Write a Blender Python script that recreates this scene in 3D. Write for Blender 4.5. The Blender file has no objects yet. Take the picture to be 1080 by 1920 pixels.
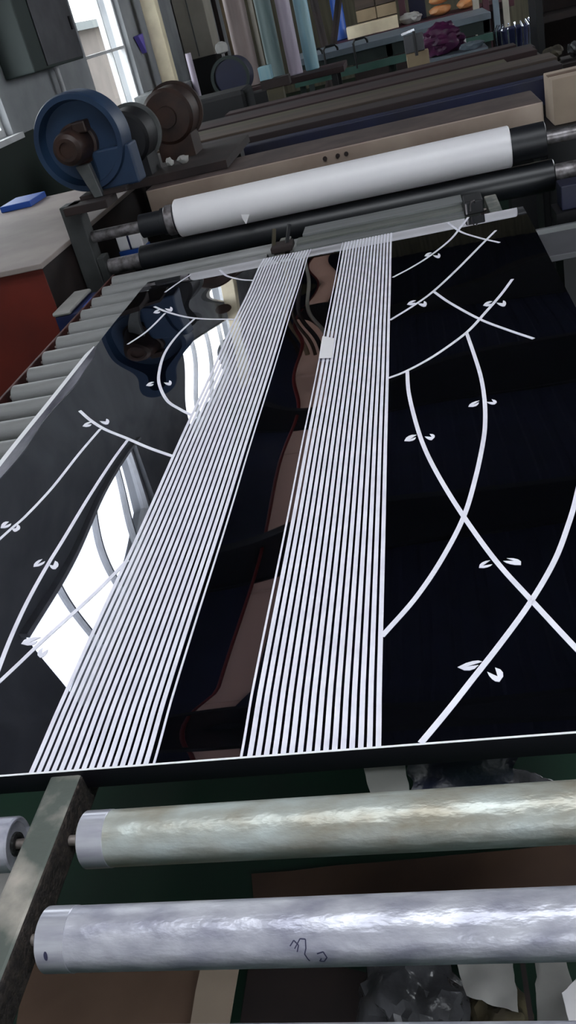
import bpy, bmesh, math, random
from mathutils import Vector, Matrix, noise
random.seed(7)
scene = bpy.context.scene
col = scene.collection
PI = math.pi

# ------------------------------------------------------------------ camera
cam_d = bpy.data.cameras.new('camera')
cam_d.sensor_fit = 'VERTICAL'
cam_d.sensor_height = 36.0
cam_d.lens = 36.0 * 1605.0 / 1920.0
cam_d.clip_start = 0.02
cam_d.clip_end = 200
cam = bpy.data.objects.new('camera', cam_d)
col.objects.link(cam)
cam.matrix_world = Matrix(((0.96882173, 0.13260882, 0.20928296, 0),
                           (0.10745437, 0.53622859, -0.83720515, 0),
                           (-0.22324429, 0.83359091, 0.50526052, 1.509),
                           (0, 0, 0, 1)))
scene.camera = cam

# ------------------------------------------------------------------ sky and exposure
world = bpy.data.worlds.new('overcast_sky')
scene.world = world
world.use_nodes = True
bg = world.node_tree.nodes['Background']
bg.inputs['Color'].default_value = (0.90, 0.95, 1.0, 1)
bg.inputs['Strength'].default_value = 6.0
scene.view_settings.view_transform = 'Standard'
scene.view_settings.look = 'None'
scene.view_settings.gamma = 1.0
scene.view_settings.use_curve_mapping = False
scene.view_settings.exposure = 0.35
try:
    scene.cycles.use_denoising = True
    scene.cycles.max_bounces = 8
    scene.cycles.sample_clamp_indirect = 6.0
except Exception:
    pass

# ------------------------------------------------------------------ materials
def srgb(r, g, b):
    f = lambda c: (c / 255 / 12.92) if c / 255 <= 0.04045 else ((c / 255 + 0.055) / 1.055) ** 2.4
    return (f(r), f(g), f(b), 1)

def mat(name, c, rough=0.6, metal=0.0, c2=None, scale=6.0, detail=5.0, lo=0.35, hi=0.65, bump=0.0, bscale=60.0,
        stretch=(1, 1, 1), spec=0.5):
    m = bpy.data.materials.new(name)
    m.use_nodes = True
    nt = m.node_tree
    b = nt.nodes['Principled BSDF']
    b.inputs['Base Color'].default_value = c
    b.inputs['Roughness'].default_value = rough
    b.inputs['Metallic'].default_value = metal
    b.inputs['Specular IOR Level'].default_value = spec
    tc = nt.nodes.new('ShaderNodeTexCoord')
    mp = nt.nodes.new('ShaderNodeMapping')
    mp.inputs['Scale'].default_value = stretch
    nt.links.new(tc.outputs['Object'], mp.inputs['Vector'])
    if c2 is not None:
        n = nt.nodes.new('ShaderNodeTexNoise')
        n.inputs['Scale'].default_value = scale
        n.inputs['Detail'].default_value = detail
        nt.links.new(mp.outputs['Vector'], n.inputs['Vector'])
        r = nt.nodes.new('ShaderNodeValToRGB')
        r.color_ramp.elements[0].position = lo
        r.color_ramp.elements[0].color = c
        r.color_ramp.elements[1].position = hi
        r.color_ramp.elements[1].color = c2
        nt.links.new(n.outputs['Fac'], r.inputs['Fac'])
        nt.links.new(r.outputs['Color'], b.inputs['Base Color'])
    if bump > 0:
        n2 = nt.nodes.new('ShaderNodeTexNoise')
        n2.inputs['Scale'].default_value = bscale
        n2.inputs['Detail'].default_value = 4
        nt.links.new(mp.outputs['Vector'], n2.inputs['Vector'])
        bp = nt.nodes.new('ShaderNodeBump')
        bp.inputs['Strength'].default_value = bump
        bp.inputs['Distance'].default_value = 0.01
        nt.links.new(n2.outputs['Fac'], bp.inputs['Height'])
        nt.links.new(bp.outputs['Normal'], b.inputs['Normal'])
    return m

def glass_mat(name, tint=(1, 1, 1, 1), rough=0.02, mixfac=0.08):
    m = bpy.data.materials.new(name)
    m.use_nodes = True
    nt = m.node_tree
    nt.nodes.remove(nt.nodes['Principled BSDF'])
    out = nt.nodes['Material Output']
    t = nt.nodes.new('ShaderNodeBsdfTransparent'); t.inputs['Color'].default_value = tint
    g = nt.nodes.new('ShaderNodeBsdfGlossy'); g.inputs['Roughness'].default_value = rough
    mx = nt.nodes.new('ShaderNodeMixShader')
    mx.inputs['Fac'].default_value = mixfac
    nt.links.new(t.outputs[0], mx.inputs[1]); nt.links.new(g.outputs[0], mx.inputs[2])
    nt.links.new(mx.outputs[0], out.inputs['Surface'])
    return m

M = {}
M['mirror'] = mat('black_mirror_steel', (0.17, 0.18, 0.26, 1), 0.012, 0.992)
_b = M['mirror'].node_tree.nodes['Principled BSDF']
_b.inputs['Coat Weight'].default_value = 1.0
_b.inputs['Coat IOR'].default_value = 1.55
_b.inputs['Coat Roughness'].default_value = 0.008
M['etch'] = mat('etched_silver', srgb(246, 244, 254), 0.5, 0.0, srgb(232, 230, 242), 25)
M['flange'] = mat('dark_steel_edge', srgb(34, 33, 40), 0.35, 0.6)
M['steel_edge'] = mat('bright_edge', (0.9, 0.9, 0.92, 1), 0.4, 0.0)
M['film_edge'] = mat('cloudy_film', srgb(130, 128, 138), 0.3, 0.0, srgb(70, 70, 80), 30, stretch=(1, 0.2, 1))
M['roller'] = mat('worn_galvanised_roller', srgb(156, 156, 170), 0.36, 0.3, srgb(206, 206, 214), 30, 12, 0.34, 0.68, 0.26, 48, (0.7, 1.4, 1.4))
M['roller_b'] = mat('yellowed_roller', srgb(152, 146, 130), 0.38, 0.3, srgb(192, 200, 196), 20, 12, 0.34, 0.68, 0.26, 48, (0.7, 1.4, 1.4))
M['roller_far'] = mat('dull_roller', srgb(126, 126, 124), 0.5, 0.2, srgb(150, 150, 150), 10, 6, 0.3, 0.7, 0.1, 40, (0.6, 2, 2))
M['end_disc'] = mat('roller_end', srgb(150, 158, 156), 0.5, 0.3, srgb(120, 128, 126), 30)
M['axle'] = mat('axle_steel', srgb(165, 155, 150), 0.45, 0.6, srgb(110, 100, 95), 60)
M['grease'] = mat('black_grease', srgb(16, 16, 18), 0.6, 0, srgb(60, 60, 58), 160, 3, 0.5, 0.7, 0.5, 200)
M['rail'] = mat('worn_grey_paint', srgb(92, 98, 92), 0.42, 0.15, srgb(182, 174, 164), 16, 10, 0.42, 0.66, 0.15, 60)
M['rail_side'] = mat('dark_rail_side', srgb(40, 34, 32), 0.9, 0.0, srgb(74, 64, 58), 120, 4, 0.4, 0.7, 0.6, 180)
M['floor'] = mat('green_floor_paint', srgb(12, 54, 36), 0.55, 0, srgb(20, 44, 34), 3, 6)
M['wall'] = mat('dusty_plaster', srgb(156, 158, 160), 0.85, 0, srgb(128, 130, 134), 2.5, 7, 0.3, 0.7)
M['dado'] = mat('dark_green_dado', srgb(10, 30, 22), 0.6, 0, srgb(8, 24, 18), 3)
M['ceiling'] = mat('dark_roof_sheet', srgb(32, 36, 66), 0.8, 0, srgb(26, 30, 56), 2)
M['roof_brown'] = mat('aged_roof_board', srgb(150, 128, 112), 0.8, 0, srgb(120, 100, 90), 1.2)
def translucent_mat(name, c):
    m = bpy.data.materials.new(name); m.use_nodes = True
    nt = m.node_tree; nt.nodes.remove(nt.nodes['Principled BSDF'])
    t = nt.nodes.new('ShaderNodeBsdfTranslucent'); t.inputs['Color'].default_value = c
    d = nt.nodes.new('ShaderNodeBsdfDiffuse'); d.inputs['Color'].default_value = (.2, .16, .14, 1)
    a = nt.nodes.new('ShaderNodeAddShader')
    nt.links.new(t.outputs[0], a.inputs[0]); nt.links.new(d.outputs[0], a.inputs[1])
    nt.links.new(a.outputs[0], nt.nodes['Material Output'].inputs['Surface'])
    return m
M['roof_glassfibre'] = translucent_mat('weathered_brown_rooflight', (0.16, 0.125, 0.11, 1))
M['truss'] = mat('truss_steel', srgb(24, 24, 30), 0.6)
M['red_pipe'] = mat('red_pipe_paint', srgb(130, 24, 26), 0.5)
M['win_frame'] = mat('white_window_frame', srgb(206, 206, 208), 0.5, 0, srgb(190, 190, 190), 8)
M['glass'] = glass_mat('window_glass', (0.97, 0.98, 0.98, 1), 0.01, 0.05)
M['film_white'] = mat('white_film', srgb(248, 245, 246), 0.35, 0, srgb(240, 237, 240), 3)
M['rubber'] = mat('black_rubber', srgb(26, 27, 32), 0.45, 0, srgb(32, 34, 38), 8)
M['rubber2'] = mat('black_press_roller', srgb(22, 24, 28), 0.38, 0, srgb(28, 30, 34), 8)
M['silver'] = mat('dull_silver', srgb(150, 146, 148), 0.4, 0.5, srgb(90, 84, 84), 40)
M['beam'] = mat('beige_beam_paint', srgb(170, 152, 138), 0.28, 0.1, srgb(150, 130, 118), 5)
M['beam_top'] = mat('brown_beam_top', srgb(92, 78, 74), 0.7, 0, srgb(72, 60, 58), 9)
M['blue_beam'] = mat('blue_beam_paint', srgb(22, 32, 74), 0.55, 0, srgb(32, 32, 46), 2)
M['plank_a'] = mat('brown_plank', srgb(86, 72, 62), 0.7, 0, srgb(66, 56, 50), 4, stretch=(0.3, 3, 3))
M['plank_b'] = mat('dark_plank', srgb(52, 40, 40), 0.7, 0, srgb(42, 32, 34), 4, stretch=(0.3, 3, 3))
M['plank_c'] = mat('olive_plank', srgb(78, 72, 52), 0.7, 0, srgb(62, 56, 44), 4, stretch=(0.3, 3, 3))
M['plank_d'] = mat('maroon_plank', srgb(58, 34, 36), 0.7, 0, srgb(40, 26, 28), 4, stretch=(0.3, 3, 3))
M['blue_paint'] = mat('blue_machine_paint', srgb(38, 62, 90), 0.5, 0, srgb(30, 48, 74), 5)
M['brown_motor'] = mat('brown_motor', srgb(62, 42, 34), 0.5, 0.1, srgb(40, 28, 24), 12)
M['dark_motor'] = mat('dark_motor', srgb(22, 22, 26), 0.5, 0.1, srgb(16, 16, 20), 12)
M['grey_iron'] = mat('grey_cast_iron', srgb(104, 106, 106), 0.6, 0.3, srgb(84, 86, 86), 12)
M['post'] = mat('dark_grey_post', srgb(66, 68, 68), 0.6, 0.2, srgb(50, 52, 52), 10)
M['red_panel'] = mat('red_brown_panel', srgb(112, 38, 26), 0.6, 0, srgb(90, 30, 22), 4)
M['red_dark'] = mat('dark_red_angle', srgb(84, 34, 28), 0.6, 0, srgb(50, 20, 18), 14)
M['slab'] = mat('beige_slab', srgb(158, 146, 140), 0.7, 0, srgb(140, 128, 124), 4)
M['dark_brown'] = mat('dark_brown', srgb(46, 34, 32), 0.8, 0, srgb(34, 26, 26), 8)
M['black'] = mat('black_paint', srgb(18, 18, 22), 0.55)
M['card'] = mat('brown_cardboard', srgb(116, 92, 76), 0.85, 0, srgb(98, 76, 62), 5)
M['card_dark'] = mat('dark_cardboard', srgb(82, 60, 46), 0.85, 0, srgb(66, 48, 40), 5)
M['card_light'] = mat('pale_carton', srgb(178, 160, 142), 0.8, 0, srgb(164, 146, 130), 5)
M['paper'] = mat('white_paper', srgb(176, 174, 170), 0.8, 0, srgb(156, 154, 150), 9)
M['plastic'] = mat('crumpled_clear_plastic', srgb(84, 84, 88), 0.25, 0, srgb(52, 52, 54), 9, 6, 0.35, 0.65, 0.8, 18)
M['olive'] = mat('olive_sacking', srgb(74, 66, 44), 0.9, 0, srgb(46, 40, 30), 12, bump=0.6, bscale=30)
M['navy_film'] = mat('navy_film', srgb(30, 34, 54), 0.3, 0, srgb(18, 22, 38), 12, bump=0.6, bscale=20)
M['cream'] = mat('cream_column_paint', srgb(250, 236, 204), 0.7, 0, srgb(222, 206, 176), 4)
M['cream_panel'] = mat('grey_beige_panel', srgb(176, 170, 158), 0.7, 0, srgb(160, 154, 142), 3)
M['tube_brown'] = mat('brown_film_roll', srgb(160, 142, 138), 0.45, 0, srgb(140, 124, 122), 4, stretch=(4, 4, .4))
M['tube_green'] = mat('green_grey_film_roll', srgb(150, 172, 172), 0.4, 0, srgb(128, 150, 148), 4, stretch=(4, 4, .4))
M['tube_lilac'] = mat('lilac_film_roll', srgb(178, 166, 182), 0.4, 0, srgb(156, 146, 160), 4, stretch=(4, 4, .4))
M['tube_teal'] = mat('teal_film_roll', srgb(110, 156, 172), 0.4, 0, srgb(140, 170, 176), 5, stretch=(4, 4, .4))
M['blue_bright'] = mat('bright_blue', srgb(40, 84, 170), 0.45)
M['green_table'] = mat('green_table_paint', srgb(64, 104, 92), 0.5, 0, srgb(84, 120, 110), 5)
M['table_dark'] = mat('dark_table_side', srgb(36, 48, 45), 0.6, 0, srgb(34, 46, 44), 6)
M['table_top'] = mat('grey_blue_table_top', srgb(120, 132, 142), 0.4, 0, srgb(100, 110, 120), 4)
M['maroon'] = mat('maroon_paint', srgb(84, 44, 56), 0.5, 0, srgb(66, 34, 44), 6)
M['purple'] = mat('purple_cloth', srgb(92, 36, 76), 0.35, 0, srgb(62, 24, 56), 9)
M['violet'] = mat('violet_bag', srgb(110, 96, 190), 0.5)
M['orange'] = mat('orange_pack', srgb(226, 150, 90), 0.5, 0, srgb(236, 180, 130), 14)
M['oliveboard'] = mat('olive_wall_board', srgb(112, 106, 88), 0.8, 0, srgb(86, 82, 68), 3, stretch=(6, 6, .3))
M['tan_wood'] = mat('tan_wood', srgb(166, 146, 118), 0.7, 0, srgb(146, 128, 102), 5)
M['chrome'] = mat('chrome', (0.8, 0.82, 0.9, 1), 0.12, 1.0)
M['ext_wall'] = mat('neighbour_wall', srgb(104, 95, 90), 0.9, 0, srgb(94, 87, 82), 2)
M['ext_roof'] = mat('neighbour_roof', srgb(100, 105, 105), 0.8)
M['ext_ground'] = mat('concrete_yard', srgb(120, 120, 116), 0.9)
M['ink'] = mat('blue_black_ink', srgb(52, 52, 78), 0.6)
M['plate'] = mat('grey_aluminium_strip', srgb(126, 128, 130), 0.4, 0.4, srgb(106, 110, 106), 7, stretch=(0.4, 6, 2))
M['plate_b'] = mat('grey_green_strip', srgb(98, 102, 96), 0.45, 0.35, srgb(116, 118, 114), 7, stretch=(0.4, 6, 2))
M['grey_cover'] = mat('grey_cover', srgb(86, 86, 90), 0.5, 0.2, srgb(72, 72, 76), 6)
M['wrap'] = mat('clear_wrap_band', srgb(160, 160, 172), 0.24, 0.3, srgb(202, 202, 210), 24, stretch=(0.4, 3, 3))

# ------------------------------------------------------------------ mesh helpers
ORIGIN = {}

class MB:
    def __init__(s):
        s.v = []; s.f = []
    def add(s, verts, faces):
        o = len(s.v)
        s.v += [tuple(v) for v in verts]
        s.f += [tuple(i + o for i in f) for f in faces]
        return s
    def box(s, a, b):
        x0, x1 = sorted((a[0], b[0])); y0, y1 = sorted((a[1], b[1])); z0, z1 = sorted((a[2], b[2]))
        return s.add([(x0, y0, z0), (x1, y0, z0), (x1, y1, z0), (x0, y1, z0), (x0, y0, z1), (x1, y0, z1), (x1, y1, z1), (x0, y1, z1)],
                     [(0, 3, 2, 1), (4, 5, 6, 7), (0, 1, 5, 4), (1, 2, 6, 5), (2, 3, 7, 6), (3, 0, 4, 7)])
    def bar(s, p0, p1, w, h, up=(0, 0, 1)):
        p0 = Vector(p0); p1 = Vector(p1); d = (p1 - p0).normalized()
        r = d.cross(Vector(up))
        if r.length < 1e-4: r = d.cross(Vector((1, 0, 0)))
        r.normalize(); u = r.cross(d)
        vs = []
        for p in (p0, p1):
            for a, b in ((-1, -1), (1, -1), (1, 1), (-1, 1)):
                vs.append(p + r * a * w / 2 + u * b * h / 2)
        return s.add(vs, [(0, 1, 2, 3), (7, 6, 5, 4), (0, 4, 5, 1), (1, 5, 6, 2), (2, 6, 7, 3), (3, 7, 4, 0)])
    def lathe(s, p0, d, prof, n=32, caps=True):
        """prof: list of (distance along d, radius)."""
        p0 = Vector(p0); d = Vector(d).normalized()
        a = d.orthogonal().normalized(); b = d.cross(a)
        o = len(s.v)
        for t, r in prof:
            for i in range(n):
                an = 2 * PI * i / n
                s.v.append(tuple(p0 + d * t + (a * math.cos(an) + b * math.sin(an)) * max(r, 1e-5)))
        for k in range(len(prof) - 1):
            for i in range(n):
                j = (i + 1) % n
                s.f.append((o + k * n + i, o + k * n + j, o + (k + 1) * n + j, o + (k + 1) * n + i))
        if not caps: return s
        s.f.append(tuple(o + i for i in reversed(range(n))))
        e = o + (len(prof) - 1) * n
        s.f.append(tuple(e + i for i in range(n)))
        return s
    def cyl(s, p0, p1, r, n=24, r1=None):
        p0 = Vector(p0); p1 = Vector(p1)
        return s.lathe(p0, p1 - p0, [(0, r), ((p1 - p0).length, r if r1 is None else r1)], n)
    def tube(s, pts, r, n=10):
        pts = [Vector(p) for p in pts]
        o = len(s.v)
        ref = Vector((0.13, 0.21, 0.97))
        for k, p in enumerate(pts):
            d = (pts[min(k + 1, len(pts) - 1)] - pts[max(k - 1, 0)]).normalized()
            a = d.cross(ref)
            if a.length < 1e-3: a = d.cross(Vector((1, 0, 0)))
            a.normalize(); b = d.cross(a)
            for i in range(n):
                an = 2 * PI * i / n
                s.v.append(tuple(p + (a * math.cos(an) + b * math.sin(an)) * r))
        for k in range(len(pts) - 1):
            for i in range(n):
                j = (i + 1) % n
                s.f.append((o + k * n + i, o + k * n + j, o + (k + 1) * n + j, o + (k + 1) * n + i))
        s.f.append(tuple(o + i for i in reversed(range(n))))
        s.f.append(tuple(o + (len(pts) - 1) * n + i for i in range(n)))
        return s
    def prism(s, poly, vec):
        n = len(poly); vec = Vector(vec)
        vs = [Vector(p) for p in poly] + [Vector(p) + vec for p in poly]
        return s.add(vs, [tuple(reversed(range(n))), tuple(range(n, 2 * n))] + [(i, (i + 1) % n, n + (i + 1) % n, n + i) for i in range(n)])
    def crumple(s, c, size, amp=0.35, seed=0, sub=3, flat=1.0):
        bm = bmesh.new()
        bmesh.ops.create_icosphere(bm, subdivisions=sub, radius=1)
        o = len(s.v)
        for v in bm.verts:
            k = 1 + amp * noise.noise(v.co * 1.7 + Vector((seed, seed * 2.3, 0))) + amp * 0.6 * abs(noise.noise(v.co * 4.1 + Vector((seed, 3, 1))))
            s.v.append((c[0] + v.co.x * size[0] * k, c[1] + v.co.y * size[1] * k, max(c[2] + v.co.z * size[2] * k, c[2] - size[2])))
        bm.verts.index_update()
        s.f += [tuple(v.index + o for v in f.verts) for f in bm.faces]
        bm.free()
        return s
    def sheet(s, corners, n=10, amp=0.01, seed=0, th=0.0015):
        """a crinkled, slightly ragged sheet between four corners, with thickness"""
        c = [Vector(p) for p in corners]
        nr = (c[1] - c[0]).cross(c[3] - c[0]).normalized()
        o = len(s.v)
        for lay in (0, 1):
            for i in range(n + 1):
                for j in range(n + 1):
                    u, v = i / n, j / n
                    p = c[0] * (1 - u) * (1 - v) + c[1] * u * (1 - v) + c[2] * u * v + c[3] * (1 - u) * v
                    q = p * 23 + Vector((seed, seed, seed))
                    p = p + nr * (noise.noise(q) * amp + lay * th)
                    if i in (0, n) or j in (0, n):
                        p = p + noise.noise_vector(p * 60) * amp * 0.5
                    s.v.append(tuple(p))
        N = (n + 1) * (n + 1)
        for i in range(n):
            for j in range(n):
                a = o + i * (n + 1) + j
                s.f.append((a, a + 1, a + n + 2, a + n + 1))
                s.f.append((a + N + n + 1, a + N + n + 2, a + N + 1, a + N))
        ring = [i * (n + 1) for i in range(n + 1)] + [n * (n + 1) + j for j in range(1, n + 1)] + [i * (n + 1) + n for i in range(n - 1, -1, -1)] + [j for j in range(n - 1, 0, -1)]
        for k in range(len(ring)):
            a, b = o + ring[k], o + ring[(k + 1) % len(ring)]
            s.f.append((a, a + N, b + N, b))
        return s
    def build(s, name, m, parent=None, smooth=35, bevel=0.0, mats=None, segs=2):
        org = Vector(ORIGIN.get(parent.name, (0, 0, 0))) if parent else Vector((0, 0, 0))
        me = bpy.data.meshes.new(name)
        me.from_pydata([tuple(Vector(v) - org) for v in s.v], [], s.f)
        me.validate(); me.update()
        bm = bmesh.new(); bm.from_mesh(me)
        bmesh.ops.recalc_face_normals(bm, faces=bm.faces)
        bm.to_mesh(me); bm.free()
        me.materials.append(M[m])
        for x in mats or []: me.materials.append(M[x])
        if smooth:
            for p in me.polygons: p.use_smooth = True
            me.set_sharp_from_angle(angle=math.radians(smooth))
        o = bpy.data.objects.new(name, me)
        col.objects.link(o)
        if parent: o.parent = parent
        ORIGIN[o.name] = tuple(org)
        if bevel:
            b = o.modifiers.new('bevel', 'BEVEL'); b.width = bevel; b.segments = segs; b.limit_method = 'ANGLE'
            b.angle_limit = math.radians(40)
        return o

def tag(o, label, cat, group=None):
    o['label'] = label; o['category'] = cat
    if group: o['group'] = group
    return o

def thing(name, label, cat, loc, group=None):
    o = bpy.data.objects.new(name, None)
    o.empty_display_size = 0.05
    o.location = loc
    col.objects.link(o)
    ORIGIN[o.name] = tuple(loc)
    return tag(o, label, cat, group)

def struct(o):
    o['kind'] = 'structure'
    return o

def face_mats(o, fn):
    for p in o.data.polygons:
        p.material_index = fn(p)

# ------------------------------------------------------------------ setting
XL, XR, YB, YF, ZC = -3.0, 5.0, -3.0, 17.0, 5.0
struct(MB().box((XL - .24, YB, -0.2), (XR + .24, YF + .24, 0)).build('floor', 'floor', smooth=0))
struct(MB().box((-40, -30, -0.5), (40, 60, -0.21)).build('trim_1', 'ext_ground', smooth=0))

OPEN = [(4.30, 6.76, 1.08, 2.20), (4.20, 6.98, 3.38, 4.22), (8.95, 10.55, 0.78, 2.60), (8.9, 11.9, 3.28, 4.50)]
def wall_with_openings(x0, x1, ya, yb, za, zb, opens):
    ys = sorted({ya, yb} | {v for o in opens for v in o[:2]})
    zs = sorted({za, zb} | {v for o in opens for v in o[2:]})
    m = MB()
    for i in range(len(ys) - 1):
        for j in range(len(zs) - 1):
            cy, cz = (ys[i] + ys[i + 1]) / 2, (zs[j] + zs[j + 1]) / 2
            if any(o[0] < cy < o[1] and o[2] < cz < o[3] for o in opens): continue
            for x in (x0, x1):
                m.add([(x, ys[i], zs[j]), (x, ys[i + 1], zs[j]), (x, ys[i + 1], zs[j + 1]), (x, ys[i], zs[j + 1])], [(0, 1, 2, 3)])
    for (a, b, c, d) in opens + [(ya, yb, za, zb)]:
        r = [(a, c), (b, c), (b, d), (a, d)]
        for k in range(4):
            p, q = r[k], r[(k + 1) % 4]
            m.add([(x0, p[0], p[1]), (x0, q[0], q[1]), (x1, q[0], q[1]), (x1, p[0], p[1])], [(0, 1, 2, 3)])
    return m
struct(wall_with_openings(XL - .24, XL, YB, YF, 0, ZC, OPEN).build('wall_left', 'wall', smooth=0))
struct(MB().box((XL, YB, 0), (XL + .012, 8.95, 1.06)).build('baseboard_left', 'dado', smooth=0))
struct(wall_with_openings(XR, XR + .24, YB, YF, 0, ZC, [(6.5, 13.5, 1.6, 3.5)]).build('wall_right', 'wall', smooth=0))  # unseen opening added here to light the back of the hall
LIGHT_GATE = (.2, 2.4, 2.2)     # unseen gate added behind the camera to let light in: x range and height
gw = MB().box((XL - .24, YB - .24, 0), (LIGHT_GATE[0], YB, ZC)); gw.box((LIGHT_GATE[1], YB - .24, 0), (XR + .24, YB, ZC)); gw.box((LIGHT_GATE[0], YB - .24, LIGHT_GATE[2]), (LIGHT_GATE[1], YB, ZC))
struct(gw.build('wall_rear', 'wall', smooth=0))
struct(MB().box((XL - .24, YF, 0), (XR + .24, YF + .24, ZC + .2)).build('wall_far', 'oliveboard', smooth=0))

def ribbed(x0, x1, y0, y1, z, per=0.25, h=0.015):
    n = int((x1 - x0) / per); m = MB(); top = []
    pts = []
    for i in range(n):
        x = x0 + i * per
        pts += [(x, z), (x + per * .55, z), (x + per * .65, z + h), (x + per * .9, z + h)]
    pts.append((x0 + n * per, z))
    vs = [(x, y0, zz) for x, zz in pts] + [(x, y1, zz) for x, zz in pts] + [(x, y0, z + .12) for x, zz in pts] + [(x, y1, z + .12) for x, zz in pts]
    N = len(pts)
    fs = []
    for i in range(N - 1):
        fs += [(i, i + 1, N + i + 1, N + i), (2 * N + i + 1, 2 * N + i, 3 * N + i, 3 * N + i + 1), (i + 1, i, 2 * N + i, 2 * N + i + 1), (N + i, N + i + 1, 3 * N + i + 1, 3 * N + i)]
    return m.add(vs, fs)
YR = -3.0
SKY = (-1.6, 2.6, -0.80, 1.25)   # open roof light above the near rollers
cm_ = ribbed(-1.95, XR + .25, SKY[3], YF, ZC)
ribbed_back = ribbed(-1.95, XR + .25, YR, SKY[2], ZC); cm_.add(ribbed_back.v, ribbed_back.f)
cm_.box((-1.95, SKY[2], ZC), (SKY[0], SKY[3], ZC + .12)); cm_.box((SKY[1], SKY[2], ZC), (XR + .24, SKY[3], ZC + .12))
ceil = struct(cm_.build('ceiling', 'ceiling', smooth=0))
struct(MB().box((XL - .24, YR, ZC), (-2.38, YF, ZC + .12)).build('ceiling', 'ceiling', smooth=0))
for k in range(8):
    y = YR + k * (YF - YR) / 8
    MB().box((-2.38, y + .01, ZC + .02), (-1.95, y + (YF - YR) / 8 - .01, ZC + .08)).build('roof_panel', 'roof_glassfibre', ceil, 0)
n = 2
for k in range(6):
    y = 0.4 + k * 3.4
    m = MB()
    m.box((XL, y - .04, ZC - .02), (XR, y + .04, ZC))
    m.box((XL, y - .04, ZC - .42), (XR, y + .04, ZC - .36))
    m.box((XL, y - .006, ZC - .36), (XR, y + .006, ZC - .02))
    struct(m.build('trim_%d' % n, 'truss', smooth=0)); n += 1
p = MB().tube([(-2.2, 1.9, ZC - .33), (-2.2, 16.9, ZC - .33)], .02, 12).build('ceiling_pipe', 'red_pipe')
tag(p, 'red pipe running under the roof, seen mirrored between the striped bands of the sheet', 'pipe')

# windows
def window(idx, o, ny, zbars, muls=()):
    y0, y1, z0, z1 = o
    x = XL - .10; t = .05
    m = MB()
    m.box((x - .04, y0, z0), (x + .04, y0 + t, z1)); m.box((x - .04, y1 - t, z0), (x + .04, y1, z1))
    m.box((x - .04, y0 + t, z0), (x + .04, y1 - t, z0 + t)); m.box((x - .04, y0 + t, z1 - t), (x + .04, y1 - t, z1))
    w = struct(m.build('window_%d' % idx, 'win_frame', smooth=0))
    ORIGIN[w.name] = (0, 0, 0)
    ys = [y0 + t] + list(muls or [y0 + (y1 - y0) * (i + 1) / ny for i in range(ny - 1)]) + [y1 - t]
    for q in ys[1:-1]:
        MB().box((x - .03, q - .011, z0 + t), (x + .03, q + .011, z1 - t)).build('mullion', 'win_frame', w, 0)
    for z in zbars:
        MB().box((x - .015, y0 + t, z - .014), (x + .045, y1 - t, z + .014)).build('glazing_bar', 'win_frame', w, 0)
    for a, b in zip(ys[:-1], ys[1:]):
        MB().box((x - .004, a, z0 + t), (x + .002, b, z1 - t)).build('pane', 'glass', w, 0)
    MB().box((XL - .02, y0 - .05, z0 - .04), (XL + .06, y1 + .05, z0)).build('window_sill', 'win_frame', w, 0)
    return w
window(1, OPEN[0], 4, [])
window(2, OPEN[1], 4, [], (5.08, 5.92, 6.55))
window(3, OPEN[2], 2, [1.42], (10.05,))
window(4, OPEN[3], 4, [])


# neighbour outside
b = thing('building', 'pale neighbouring building with a flat grey roof edge seen through the window', 'building', (-7, 17, -.21))
bb = MB().box((-10, 10, -.21), (-6.2, 26, 1.80)).build('facade', 'ext_wall', b, 0)
MB().box((-10.2, 9.8, 1.80), (-6.0, 26.2, 1.94)).build('roof_edge', 'ext_roof', b, 0)
MB().box((-6.2, 17.2, -.2), (-6.1, 17.5, 1.8)).build('downpipe', 'win_frame', b, 0)

# ------------------------------------------------------------------ conveyor frame
RT = 0.797; RR = 0.0304; RZ = RT - RR
fr = thing('roller_conveyor', 'worn grey steel conveyor frame rail under the black sheet at bottom left', 'frame', (-.51, .9, 0))
rail = MB().box((-.531, .12, .745), (-.490, 3.05, .793)).build('centre_rail', 'rail', fr, 0, bevel=.004, mats=['rail_side'])
face_mats(rail, lambda p: 1 if abs(p.normal.x) > .7 or p.normal.z < -.7 else 0)  # side and bottom faces take the darker brown
rr_ = MB().box((.176, .12, .745), (.216, 3.05, .793)).build('right_rail', 'rail', fr, 0, bevel=.004)
lr = MB().box((-1.175, 1.0, .70), (-1.166, 3.05, .786)).build('left_rail', 'red_dark', fr, 0, bevel=.002)
lr['label'] = 'dark red angle along the roller ends'
for y in (1.35, 2.2, 3.0):
    MB().box((-1.19, y, .70), (.21, y + .04, .744)).build('cross_member', 'rail_side', fr, 0)
for x in (-1.18, -.51, .196):
    for y in (1.9, 3.02):
        MB().box((x - .02, y - .02, 0), (x + .02, y + .02, .70)).build('leg', 'post', fr, 0)

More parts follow.
